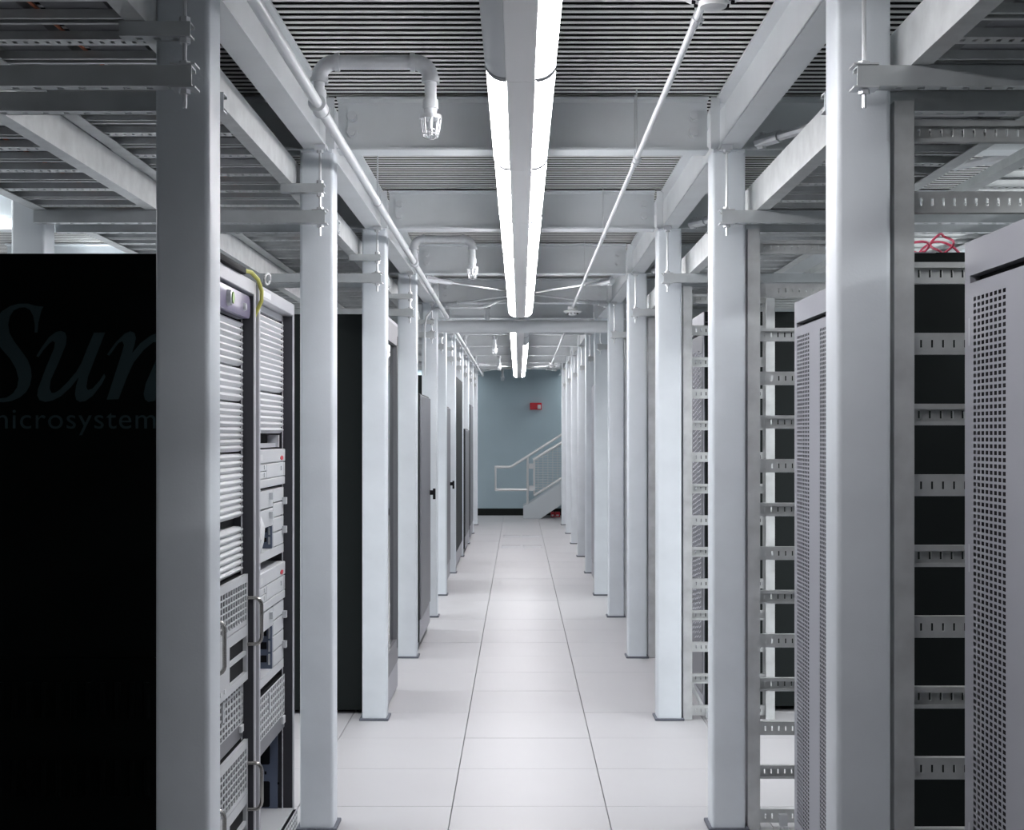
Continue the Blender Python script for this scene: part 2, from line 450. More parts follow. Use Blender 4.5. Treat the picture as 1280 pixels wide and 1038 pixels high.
for y in (2.2, 5.9, 9.6, 13.2):                        # clips holding the pipe to the beam flanges
    MB().cyl((SX,y-.012,SZ),(SX,y+.012,SZ),.0195,14).cyl((SX,y,SZ+.015),(SX,y,ZD),.004,6).build('pipe_hanger','zinc',sp)

# round pipe crossing between the two rows
pp = thing('cross_pipe', 'thick grey round pipe crossing the aisle under the dark cross beam', 'pipe', (0,11.42,2.38))
MB().cyl((-1.6,11.42,2.38),(1.6,11.42,2.38),.051,24).build('pipe_run','pipe',pp)
for x in (-1.0,1.0): MB().cyl((x-.03,11.42,2.38),(x+.03,11.42,2.38),.06,24).cyl((x,11.42,2.43),(x,11.42,ZD+.0005),.006,8).build('pipe_clamp','fit',pp)

# detector conduits
def detector(c, label):
    t = thing('smoke_detector', label, 'detector', c, 'smoke detectors')
    x,y,z = c
    MB().lathe((x,y,z),[(.036,.0),(.040,-.004),(.040,-.028),(.034,-.031)],20).build('junction_box','white',t)
    MB().lathe((x,y,z-.03),[(.045,0),(.070,-.006),(.073,-.014),(.060,-.022),(.034,-.028),(.030,-.04),(.012,-.043)],24).build('sensor_head','white',t)
    g = MB()
    for k in range(10):
        a = 2*PI*k/10; g.box(x+.044*math.cos(a)-.004,x+.044*math.cos(a)+.004,y+.044*math.sin(a)-.004,y+.044*math.sin(a)+.004,z-.062,z-.05)
    o = g.build('vent_slot','slot',t); o['kind']='stuff'
CZ = 2.498
def conduit(xa, ya, xb, yb, label, cups):
    t = thing('conduit', label, 'pipe', ((xa+xb)/2,(ya+yb)/2,CZ), 'detector conduits')
    MB().cyl((xa,ya,CZ),(xb,yb,CZ),.0092,12).build('tube','pipe',t)
    for f in cups:
        x = xa+(xb-xa)*f; y = ya+(yb-ya)*f
        MB().cyl((x,y-.03,CZ),(x,y+.03,CZ),.0125,12).build('coupling','zinc',t)
        MB().cyl((x,y-.014,CZ),(x+.017,y-.014,CZ-.006),.005,6).cyl((x,y+.014,CZ),(x+.017,y+.014,CZ-.006),.005,6).build('coupling_screw','zinc',t)
        MB().cyl((x,y,CZ),(x,y,ZD+.0005),.003,6).build('drop_wire','zinc',t)
conduit(.436,3.12,.436,10.96,'thin grey conduit along the right of the near strip lights, between two detectors',(.03,.245,.255,.5,.75))
conduit(.455,12.2,.48,19.55,'far thin conduit right of the far strip lights, ending in a detector',(.3,.6))
detector((.436,10.99,CZ+.012),'white smoke detector at the far end of the near conduit')
detector((.437,3.065,CZ+.012),'white smoke detector at the top edge, nearest the camera')
detector((.481,19.6,CZ+.012),'small far smoke detector at the end of the far conduit')
fl_ = thing('feed_conduit', 'thin bent conduit from the left column to the end of the near strip lights', 'pipe', tuple(px(580,385,10.9)))
pts = [px(531,470,10.95),px(531,408,10.95),px(533,396,10.95),px(540,387,10.95),px(550,384.5,10.93),px(598,384.5,10.9),px(608,383.5,10.88),px(618,379,10.86),px(626,376,10.84),px(633,374.5,10.82)]
MB().tube(pts,.0095,8).build('tube','pipe',fl_)
MB().cyl(px(597,384.5,10.9),px(604,384.2,10.9),.016,8).build('coupling','zinc',fl_)

# brace rods
def rod(a, b, label, grp=None, r=.0085):
    a = Vector(a); b = Vector(b)
    t = thing('brace_rod', label, 'rod', tuple((a+b)/2), grp)
    MB().cyl(a,b,r,8).build('rod','zinc',t)
    for p,q in ((a,b),(b,a)):
        u = (q-p).normalized()
        MB().cyl(p+u*.10,p+u*.26,.017,8).build('turnbuckle','fit',t)
        m = MB().cyl(p-u*.02,p+u*.10,.024,8).cyl(p+Vector((0,0,-.03)),p+Vector((0,0,.03)),.016,8)
        m.build('clevis','fit',t)
rod((-.62,9.22,2.528),(.69,10.98,2.528),'brace rod of the crossing pair ending at the fifth right column','crossing brace rods')
rod((.62,9.22,2.515),(-.62,10.98,2.515),'brace rod of the crossing pair ending at the fifth left column','crossing brace rods')
rod((-.6,20.45,2.528),(.6,22.1,2.528),'far brace rod near the end wall, rising right','far crossing brace rods')
rod((.6,20.45,2.515),(-.6,22.1,2.515),'far brace rod near the end wall, rising left','far crossing brace rods')
for i in (1,2,3):
    d = CD[i]
    rod((.90,d-.05,2.565),(1.9,d-1.75,2.565),'brace rod with dark clevis outside the %s right column' % ORD[i],'outer brace rods on the right')
    rod((-.92,d-.05,2.565),(-1.75,d-1.75,2.565),'brace rod with dark clevis outside the %s left column' % ORD[i],'outer brace rods on the left')

# ------------------------------------------------------------------ strut hangers
def cchannel_x(m, xa, xb, y0, z0, h=.041, dp=.041, th=.004, pitch=.05, back=1):
    """slotted C strut running along x, web to the front at y0, open to the back"""
    m.box(xa,xb,y0,y0+th,z0,z0+h)
    m.box(xa,xb,y0+th,y0+dp,z0+h-th,z0+h)
    us = slots(xa,xb,pitch,.016); m.perf((0,y0+th,z0),(1,0,0),(0,1,0),us,[0,(dp-th)*.3,(dp-th)*.7,dp-th],oddodd,(0,0,th))
    m.box(xa,xb,y0+dp-th,y0+dp,z0,z0+.009); m.box(xa,xb,y0+dp-th,y0+dp,z0+h-.009,z0+h)
def nut(m, x, y, z, h=.012):
    hx = [(x+.013*math.cos(k*PI/3),y+.013*math.sin(k*PI/3)) for k in range(6)]
    m.prism(hx,'z',z,z+h)
def hanger(side, i):
    d = CD[i]; s = -1 if side=='L' else 1
    yf = d-.10; zl = 2.256
    xe = (LO[i]+.108) if s<0 else (RI[i]+.022)
    xr = (LO[i]+.088) if s<0 else (RI[i]+.042)
    xo = -1.775 if s<0 else 2.05
    if i >= 5: xo = s*1.2
    lab = '%s from the camera of the strut hangers on the %s columns' % (ORD[i], 'left' if s<0 else 'right')
    if i == 0: lab = ['dark double strut hanger with threaded rod before the first left column','zinc strut hanger with threaded rod and nuts before the first right column'][s>0]
    if i == 1: lab = ['pale double strut hanger before the second left column','zinc strut hanger running right from the second right column'][s>0]
    t = thing('strut_hanger', lab, 'hanger', (xr,yf+.02,zl), 'strut hangers')
    m = MB(); cchannel_x(m, min(xe,xo), max(xe,xo), yf, zl, h=.046, pitch=.05); m.build('lower_strut','strut',t)
    if i < 5:
        m = MB(); cchannel_x(m, min(xe-s*.02,xo), max(xe-s*.02,xo), d+T+.012, zl, h=.046); m.build('rear_strut','strut',t)
    ztop = ZB
    m = MB().cyl((xr,yf+.02,zl-.045),(xr,yf+.02,ztop),.005,8); m.build('threaded_rod','zinc',t)
    zs = [zl-.014, zl+.047, ztop-.03]
    if s < 0:
        zu = 2.368
        m = MB(); cchannel_x(m, LO[i]-.055, xe-.004, yf+.004, zu, h=.033, pitch=.04); m.build('upper_strut','strut',t)
        zs += [zu-.013, zu+.034]
    for z in zs:
        m = MB(); nut(m, xr, yf+.02, z); m.build('nut','zinc',t)
    m = MB().box(xr-.028,xr+.028,yf-.003,yf+.045,zl-.004,zl).box(xr-.028,xr+.028,yf-.003,yf+.045,zl+.047,zl+.051)
    m.build('square_washer','zinc',t)
    m = MB().box(xr-.02,xr+.02,yf+.005,yf+T,ztop-.008,ztop-.001).box(xr-.02,xr+.02,yf+.004,yf+.02,ztop-.02,ztop-.001); m.build('beam_clamp','zinc',t)
for i in range(11):
    hanger('L', i); hanger('R', i)

# ------------------------------------------------------------------ cable ladders
def rung_mb(xa, xb, flat, sw=.0052, pt=.0256):
    """a slotted rung along x, face towards -y at y=0 (0.05 tall in z); flat face or open channel"""
    m = MB(); hgt = .05; dp = .02; th = .0025
    us = slots(xa, xb, pt, sw); vs_ = [0,.016,.034,hgt]
    if flat:
        m.perf((0,0,0),(1,0,0),(0,0,1),us,vs_,oddodd,(0,th,0))
        m.box(xa,xb,th,dp,0,th); m.box(xa,xb,th,dp,hgt-th,hgt)
    else:
        m.perf((0,dp-th,0),(1,0,0),(0,0,1),us,vs_,oddodd,(0,th,0))
        m.box(xa,xb,0,dp-th,0,th); m.box(xa,xb,0,dp-th,hgt-th,hgt)
        m.box(xa,xb,0,th,th,.009); m.box(xa,xb,0,th,hgt-.013,hgt-th)
    return m
def cch(a0, a1, b0, b1, th, open_dir):   # C outline in (a,b): open towards +a or -a
    if open_dir > 0: return [(a0,b0),(a1,b0),(a1,b0+th),(a0+th,b0+th),(a0+th,b1-th),(a1,b1-th),(a1,b1),(a0,b1)]
    return [(a0,b0),(a1,b0),(a1,b1),(a0,b1),(a0,b1-th),(a1-th,b1-th),(a1-th,b0+th),(a0,b0+th)]
RF = RO = None
def vladder(i):
    global RF, RO
    d = CD[i]+.012; xa = RI[i]+T+.010; w_ = .474
    lab = ['upright galvanised cable ladder beside the first right column, dark panels behind it',
           'upright galvanised cable ladder beside the second right column, rungs over white floor',
           'upright galvanised cable ladder beside the third right column, before the dotted door',
           'upright galvanised cable ladder beside the fourth right column',
           'upright galvanised cable ladder beside the fifth right column',
           'upright galvanised cable ladder beside the sixth right column'][i]
    t = thing('cable_ladder', lab, 'cable ladder', (xa+w_/2,d+.05,0), 'upright cable ladders on the right')
    MB().prism(cch(xa,xa+.046,d,d+.1,.003,1),'z',.002,2.25).build('side_rail','galv',t)
    MB().prism(cch(xa+w_-.046,xa+w_,d,d+.1,.003,-1),'z',.002,2.25).build('side_rail','galv',t)
    x0 = xa+.0465; x1 = xa+w_-.0465
    for k in range(14):
        z = 2.1866-.1648*k-.025; flat = (k%2==0)
        flat = (k%2==1)
        src = RF if flat else RO
        if src is None:
            src = rung_mb(0, x1-x0, flat).build('rung','galv')
            if flat: RF = src
            else: RO = src
            o = src
        else:
            o = src.copy(); COL.objects.link(o)
        o.parent = t; o.location = Vector((x0,d+.03,z))-Vector(t.location)
    m = MB().box(xa+.12,xa+.15,d+.005,d+.03,.012,.055).box(xa+.12,xa+.15,d-.05,d+.005,.004,.012).cyl((xa+.135,d-.03,.012),(xa+.135,d-.03,.022),.008,8)
    m.build('floor_clip','zinc',t)
for i in range(6): vladder(i)

HR = {}
def hladder(xa, wd, z0, hgt, ya, yb, label, phase=0.):
    """cable ladder lying overhead along y; rails at xa and xa+wd"""
    t = thing('cable_ladder', label, 'cable ladder', (xa+wd/2,(ya+yb)/2,z0), 'overhead cable ladders')
    MB().prism(cch(xa,xa+.046,z0,z0+hgt,.003,1 if wd>0 else -1),'y',ya,yb).build('side_rail','galv',t)
    MB().prism(cch(xa+wd-.046,xa+wd,z0,z0+hgt,.003,-1),'y',ya,yb).build('side_rail','galv',t)
    k = 0; y = ya+.1+phase
    while y < yb-.1:
        key = (round(wd,3), k%2)
        if key not in HR:
            m = rung_mb(0, wd-.008, k%2==0, .0095)
            m.v = [(x, z, y_) for x,y_,z in m.v]      # laid flat: face looking down
            o = m.build('rung','galv'); HR[key] = o
        else:
            o = HR[key].copy(); COL.objects.link(o)
        o.parent = t; o.location = Vector((xa+.004, y, z0+.004))-Vector(t.location)
        y += .1648; k += 1
hladder(-1.315,.485,2.402,.098,1.45,11.5,'upper overhead cable ladder beside the left column row, on the short struts')
hladder(-1.775,.455,2.303,.098,1.45,11.5,'lower overhead cable ladder above the black logo cabinet',.07)
hladder(.873,.474,2.303,.115,1.75,11.5,'overhead cable ladder beside the right column row')
hladder(1.50,.474,2.303,.030,1.75,11.5,'outer overhead cable ladder above the perforated right cabinets',.06)

def tray(xa, xb, z, ya, yb, label):
    t = thing('cable_tray', label, 'cable tray', ((xa+xb)/2,(ya+yb)/2,z), 'sheet trays on the ladders')
    m = MB(); th = .002; md = (xa+xb)/2
    m.prism([(xa,z),(xb,z),(xb,z+.035),(xb-th,z+.035),(xb-th,z+th),(xa+th,z+th),(xa+th,z+.035),(xa,z+.035)],'y',ya,yb)
    m.build('pan','tray',t)
    MB().box(md-.012,md+.012,ya,yb,z+th,z+.012).build('divider','galv',t)
tray(-1.26,-1.10,2.4275,1.5,10.9,'left half of the sheet metal trays on the upper left ladder')
tray(-1.05,-.91,2.4275,1.5,10.9,'right half of the sheet metal trays on the upper left ladder')
tray(-1.70,-1.50,2.3285,1.5,10.9,'outer sheet tray on the lower left ladder over the logo cabinet')
tray(-1.46,-1.39,2.3285,1.5,10.9,'narrow sheet tray on the lower left ladder')
tray(.97,1.20,2.3285,1.8,10.9,'wide sheet tray on the right overhead ladder')
tray(1.24,1.29,2.3285,1.8,10.9,'narrow sheet tray on the right overhead ladder')
for q,(x,z) in enumerate(((-1.075,2.432),(-1.480,2.333))):
    m = MB(); m.tube([(x+.006*math.sin(y*2.1+q),y,z) for y in lin(1.6,10.8,60)],.004,6)
    tag(m.build('orange_cable','orange',at=(x,6,z)), ['thin orange cable lying between the sheet trays, nearer the columns','thin orange cable lying between the outer left trays'][q],'cable')

# ------------------------------------------------------------------ left: black side panel with lettering, two grey racks
XF = -.812; DEPTH = .95
def poly(m, pts):
    tr = tessellate_polygon([[Vector((p.x,p.z,0)) for p in pts]])
    return m.add(pts, [tuple(t) for t in tr])
def rack_shell(d0, d1, ztop, label, near_black):
    t = thing('equipment_rack', label, 'rack', (XF-DEPTH/2,(d0+d1)/2,0), 'grey equipment racks on the left')
    th = .022
    for a,b in ((d0,d0+th),(d1-th,d1)):
        MB().box(XF-.14,XF,a,b,.02,ztop).build('front_post','rackgrey',t,bevel=.002,seg=1)
    MB().box(XF-.14,XF,d0+th,d1-th,ztop-.042,ztop).build('header','rackgrey',t,bevel=.002,seg=1)
    MB().box(XF-.05,XF-.0,d0+th,d1-th,.02,.07).build('sill','rackgrey',t)
    MB().box(XF-DEPTH,XF-.14,d0+.006,d1-.006,ztop-.03,ztop-.004).build('top_panel','rackgrey',t)
    MB().box(XF-DEPTH,XF-.14,d1-.02,d1-.002,.02,ztop-.03).build('side_panel','blackg',t)
    MB().box(XF-DEPTH,XF-DEPTH+.02,d0+.006,d1-.02,.02,ztop-.03).build('back_panel','blackg',t)
    MB().box(XF-.139,XF-.004,d1-th-.002,d1-th-.0002,.075,ztop-.045).box(XF-.139,XF-.004,d0+th+.0002,d0+th+.002,.075,ztop-.045).build('post_lining','lining',t)
    for a in (d0+.06,d1-.06):
        for x in (XF-.08,XF-DEPTH+.08): MB().cyl((x,a,0),(x,a,.022),.02,10).build('levelling_foot','fit',t)
    for yy in (d0+.028,d1-.044):
        m = MB(); m.perf((XF-.036,yy,0),(0,1,0),(0,0,1),[0,.004,.012,.016],[.08]+[v for k in range(110) for v in (.09+k*.0165,.099+k*.0165)]+[ztop-.05],oddodd,(-.002,0,0))
        m.build('mounting_rail','rackgrey',t)
    return t
D1a, D1b, D2a, D2b = 3.575, 4.228, 4.280, 4.953; ZT = 1.952
r1 = rack_shell(D1a, D1b, ZT, 'grey rack of ribbed drive units and servers between first and second left columns, nearer', True)
r2 = rack_shell(D2a, D2b, ZT, 'grey rack of open bay servers just before the second left column', False)
# black logo panel on the near flank of the first rack
MB().box(XF-DEPTH,XF-.002,D1a-.018,D1a-.002,.62+.28,ZT).build('logo_panel','black',r1)['label'] = 'black side panel with dim lettering'
low = MB().box(XF-DEPTH,XF-.002,D1a-.018,D1a-.002,.02,.897).build('lower_panel','black',r1)
DP = D1a-.0185
for zc0,zc1 in ((zz(898,DP),zz(853,DP)),(zz(996,DP),zz(950,DP))):
    for k in range(11):
        xa = xx(-4+18.3*k,DP)
        m = MB()
        y0 = DP
        m.prism([(xa,y0+.0005),(xa+.006,y0-.009),(xa+.014,y0-.009),(xa+.018,y0+.0005)],'z',zc0,zc1)
        m.build('louvre','black',low)
def zp(a,b): return Vector((xx(a/4.72,DP),DP-.0012,zz(b/4.72+340,DP)))
Sx = [(258,205),(245,230),(228,300),(222,358),(205,360),(206,310),(196,260),(178,225),(150,210),(115,212),(82,228),(60,262),(50,310),(57,360),(85,410),(130,470),(165,520),(184,570),(188,620),(178,670),(155,710),(118,742),(70,762),(20,770),(-40,766),(-90,748),(-112,700),(-106,640),(-88,640),(-82,690),(-55,730),(-10,748),(40,742),(78,716),(102,680),(110,630),(94,570),(60,512),(10,455),(-24,400),(-38,340),(-24,280),(12,232),(60,202),(110,188),(165,187),(210,200)]
Ux = [(215,497),(250,440),(290,385),(330,355),(360,348),(385,358),(395,385),(390,430),(345,540),(300,640),(294,690),(305,714),(322,714),(350,698),(400,650),(450,590),(480,540),(520,440),(555,358),(622,358),(570,490),(520,620),(511,680),(519,697),(545,690),(590,640),(615,600),(624,618),(600,665),(550,730),(505,763),(472,768),(450,755),(443,720),(450,670),(465,622),(420,680),(360,735),(310,760),(270,768),(235,758),(220,730),(225,690),(270,570),(320,450),(325,418),(312,408),(290,425),(255,465),(228,505)]
Nx = [(632,488),(680,420),(735,365),(770,350),(795,360),(803,390),(795,430),(780,480),(830,420),(890,376),(950,350),(995,355),(1013,395),(1000,450),(960,560),(925,670),(921,695),(930,705),(955,685),(990,640),(1015,605),(1026,620),(1000,668),(955,730),(910,762),(875,768),(855,752),(848,720),(860,660),(930,500),(944,445),(934,418),(905,415),(850,460),(790,535),(755,610),(700,752),(630,754),(680,600),(722,470),(732,432),(722,410),(700,420),(645,496)]
lt = MB()
for pts in (Sx,Ux,Nx): poly(lt,[zp(a,b) for a,b in pts])
lp = [o for o in r1.children if o.name.startswith('logo_panel')][0]
lt.build('lettering','logo',lp)
def flat_text(txt, width, height_ref, mname, parent, origin, name='lettering'):
    cu = bpy.data.curves.new('t','FONT'); cu.body = txt; cu.size = 1.0; cu.space_character = 1.08
    ob = bpy.data.objects.new('t',cu); COL.objects.link(ob)
    dg = bpy.context.evaluated_depsgraph_get(); me = ob.evaluated_get(dg).to_mesh()
    vs = [v.co.copy() for v in me.vertices]; fs = [tuple(p.vertices) for p in me.polygons]
    x0 = min(v.x for v in vs); x1 = max(v.x for v in vs)
    sx = width/(x1-x0); m = MB()
    m.add([(origin[0]+(v.x-x0)*sx, origin[1], origin[2]+v.y*height_ref) for v in vs], fs)
    ob.evaluated_get(dg).to_mesh_clear(); bpy.data.objects.remove(ob); bpy.data.curves.remove(cu)
    return m.build(name,mname,parent)
a0 = zp(-72,925); a1 = zp(1000,925)
flat_text('microsystems', a1.x-a0.x, (87/4.72*DP/F)/.50, 'logo', lp, (a0.x,DP-.0012,a0.z))

# devices in the racks -------------------------------------------------------
XR = -.846
def ribbed(d0, d1, z0, z1, label, pitch=.0188, grp='ribbed drive units'):
    t = thing('drive_unit', label, 'drive unit', (XR-.2,(d0+d1)/2,z0), grp)
    n = max(2, round((z1-z0-.008)/pitch)); p = (z1-z0-.008)/n; pts = [(XR-.3,z0+.003),(XR-.014,z0+.003)]
    for k in range(n):
        z = z0+.004+k*p
        pts += [(XR-.012,z+.0002),(XR-.0025,z+.36*p),(XR,z+.55*p),(XR-.001,z+.72*p),(XR-.007,z+.93*p)]
    pts += [(XR-.014,z1-.003),(XR-.3,z1-.003)]
    MB().prism(pts,'y',d0,d1).build('ribbed_bezel','bezel',t,ang=28)
    MB().box(XR-.5,XR-.3,d0+.01,d1-.01,z0+.003,z1-.003).build('chassis','rackgrey',t)
    return t
a,b = D1a+.03, D1b-.026; dr = 4.19
z = lambda y: zz(y,dr)
MB().box(XR-.02,XR-.004,a,b,z(399),ZT-.044).build('blank_panel','bezel',r1)
ys = [400.5,459,503,566,648]
nm = ['top ribbed drive unit in the nearer left rack, under the purple badge','second ribbed drive unit down in the nearer left rack','third ribbed drive unit down in the nearer left rack','tall ribbed drive unit above the black slot in the nearer left rack']
for k in range(4): ribbed(a,b,z(ys[k+1]),z(ys[k]),nm[k])
MB().box(XR-.04,XR-.03,a,b,z(657),z(648)).build('slot_back','dark',r1)
ribbed(a,b,z(717),z(657),'ribbed drive unit below the black slot in the nearer left rack')
# badge
t = thing('name_badge','purple rounded badge with green mark on the nearer left rack','badge',(XR+.006,(a+b)/2,z(386)))
pr_ = roundrect(a+.04,b-.002,z(399),z(371),.026,6)
MB().prism(pr_,'x',XR-.004,XR+.022).build('badge_plate','purple',t,bevel=.006,seg=2)
yc = a+.27
MB().add([],[]).tube([(XR+.02,yc,z(385)),(XR+.034,yc,z(385)),(XR+.037,yc,z(385))],[.024,.021,.015],18).build('boss','zinc',t)
MB().prism([(yc+.014*math.cos(q),z(385)+.017*math.sin(q)) for q in lin(0,2*PI*.97,18)],'x',XR+.036,XR+.039).build('green_mark','green',t)
MB().tube([(XR+.02,b-.10,z(387)),(XR+.030,b-.10,z(387))],[.014,.010],14).build('boss','zinc',t)

def grid(m, x, d0, d1, z0, z1, nc, nr, fx=.68, fz=.72, th=-.003):
    us = [d0]
    for k in range(nc):
        w_ = (d1-d0)/nc; us += [d0+w_*(k+.5-fx/2), d0+w_*(k+.5+fx/2)]
    us.append(d1); vs_ = [z0]
    for k in range(nr):
        w_ = (z1-z0)/nr; vs_ += [z0+w_*(k+.5-fz/2), z0+w_*(k+.5+fz/2)]
    vs_.append(z1)
    m.perf((x,0,0),(0,1,0),(0,0,1),us,vs_,oddodd,(th,0,0))
def handle_x(d, z0, z1, x0, reach, parent):
    pts = [(x0,d,z1)]
    for k in range(5):
        q = PI/2*k/4; pts.append((x0+reach-.022+.022*math.sin(q),d,z1-.022+.022*math.cos(q)))
    for k in range(5):
        q = PI/2*k/4; pts.append((x0+reach-.022+.022*math.cos(q),d,z0+.022-.022*math.sin(q)))
    pts.append((x0,d,z0))
    MB().tube(pts,.0058,10).build('handle','chrome',parent)
def tower_server(d0, d1, z1, z0, xf, zg0, label):
    """perforated upper bezel, open drive bays below, two bow handles"""
    t = thing('server', label, 'server', (xf-.25,(d0+d1)/2,z0), 'bezelled servers in the nearer left rack')
    m = MB().box(xf-.45,xf-.012,d0,d1,z0,z1); m.build('chassis','dark',t)
    m = MB()
    gx = d0+(d1-d0)*.34
    m.box(xf-.012,xf,d0,gx,zg0,z1); m.box(xf-.012,xf,d1-.02,d1,z0,z1); m.box(xf-.012,xf,gx,d1-.02,z1-.022,z1)
    m.box(xf-.012,xf,gx,d1-.02,zg0,zg0+.012)
    grid(m,xf,gx,d1-.02,zg0+.012,z1-.022,11,6,.74,.78)
    m.build('bezel','server',t)
    m = MB(); zm = z0+(zg0-z0)
    by0 = d0+(d1-d0)*.55
    m.box(xf-.012,xf,d0,by0,z0,zg0-.003)
    m.box(xf-.012,xf,by0,d1-.02,zg0-.035,zg0-.003); m.box(xf-.012,xf,by0,d1-.02,z0,z0+.025)
    m.box(xf-.05,xf-.002,by0,d1-.02,(z0+zg0)/2-.008,(z0+zg0)/2+.003)
    m.build('lower_panel','server',t)
    for q in (z0+.04,(z0+zg0)/2+.012):
        MB().box(xf-.045,xf-.016,by0+.03,by0+.10,q,q+.035).build('drive_lever','bezel',t)
    for k in range(2): MB().box(xf,xf+.002,d0+.20+.05*k,d0+.222+.05*k,z0+.018,z0+.03).build('label_plate','white',t)
    MB().box(xf,xf+.0025,d0+.05,d0+.075,zg0+.03,z1-.06).build('lamp_strip','dark',t)
    hz0 = zz(806,dr); hz1 = zz(748,dr); sh = (z1-z(718))
    handle_x(d1-.008,hz0+sh,hz1+sh,xf-.002,.045,t); handle_x(d0+.06,hz0+sh,hz1+sh,xf-.002,.045,t)
    return t
tower_server(a+.004,b+.004,z(718),z(850),-.832,z(780),'tall bezelled server with bow handles at mid height of the nearer left rack')
def perf_unit(d0,d1,z1,z0,xf,label,grp,nc,nr):
    t = thing('server', label, 'server', (xf-.25,(d0+d1)/2,z0), grp)
    MB().box(xf-.42,xf-.014,d0,d1,z0,z1).build('chassis','dark',t)
    m = MB(); zs_ = z0+(z1-z0)*.26
    grid(m,xf,d0,d1,zs_,z1,nc,nr,.66,.7)
    m.build('grille','server',t)
    MB().box(xf-.014,xf-.001,d0,d1,z0,zs_).build('lower_strip','cabdark',t)
    MB().box(xf-.001,xf+.006,d1-.06,d1-.02,z0+.02,zs_-.004).build('indicator_plate','white',t)
    MB().box(xf-.003,xf+.004,(d0+d1)/2-.008,(d0+d1)/2+.008,zs_+(z1-zs_)*.45,z1-.01).build('latch','fit',t)
    return t
perf_unit(a,b,z(851),z(921),XR,'perforated server below the handled server in the nearer left rack','perforated servers',16,6)
tower_server(a+.004,b+.004,z(925),z(1065),-.832,z(990),'lower bezelled server with bow handle at the bottom of the nearer left rack')
MB().box(XR-.3,XR-.26,a,b,.06,z(1067)).build('lower_blank','dark',r1)
MB().box(XR-.42,XR-.40,a,b,z(1067),ZT-.05).build('inner_back','dark',r1)

# second rack
a,b = D2a+.026, D2b-.03; dr2 = 4.915
z = lambda y: zz(y,dr2)
MB().box(XR-.02,XR-.004,a,b,z(402),ZT-.044).build('blank_panel','bezel',r2)
ribbed(a,b,z(492.5),z(403),'upper ribbed drive unit in the farther left rack')
ribbed(a,b,z(543),z(493),'lower ribbed drive unit in the farther left rack, above the black slot')
MB().box(XR-.06,XR-.05,a,b,z(560),z(543)).build('slot_back','dark',r2)
MB().box(XR-.05,XR-.02,a+.2,b-.02,z(559),z(554)).box(XR-.05,XR-.01,b-.05,b-.03,z(559),z(544)).build('slot_bracket','rackgrey',r2)
def slab_server(z1,z0,label):
    xf = XR+.006
    t = thing('server', label, 'server', (xf-.25,(a+b)/2,z0), 'flat fronted servers')
    MB().box(xf-.45,xf-.014,a,b,z0,z1).build('chassis','rackgrey',t)
    h = z1-z0
    MB().box(xf-.014,xf,a,b,z0+h*.64,z1).build('top_panel','server',t,bevel=.003,seg=1)
    MB().box(xf-.014,xf-.001,a,b,z0,z0+h*.22).build('bottom_panel','server',t,bevel=.002,seg=1)
    y1 = a+(b-a)*.42
    for k in range(2):
        q = z0+h*(.24+.2*k)
        MB().box(xf-.014,xf-.001,a,y1-.006,q,q+h*.18).build('drive_drawer','server',t,bevel=.002,seg=1)
        MB().box(xf-.001,xf+.001,y1-.05,y1-.035,q+.006,q+.02).build('release_button','fit',t)
    MB().box(xf-.014,xf-.001,y1,b-.03,z0+h*.24,z0+h*.62).build('bay_cover','server',t,bevel=.002,seg=1)
    MB().box(xf-.014,xf-.001,b-.028,b,z0+h*.24,z0+h*.62).build('end_strip','server',t)
    MB().box(xf-.001,xf+.002,b-.09,b-.075,z0+h*.40,z0+h*.52).build('latch','fit',t)
    MB().box(xf,xf+.001,a+.09,a+.18,z0+h*.72,z0+h*.88).build('sticker','white',t)
    MB().prism([(b-.075+.028*math.cos(q),z0+h*.75+.008*math.sin(q)) for q in lin(0,2*PI*.95,16)],'x',xf,xf+.0015).build('red_mark','red',t)
    MB().box(xf-.001,xf+.0005,a+.02,a+.14,z0+.012,z0+h*.17).build('sticker','white',t)
slab_server(z(561),z(605),'flat fronted server with two small drawers under the black slot')
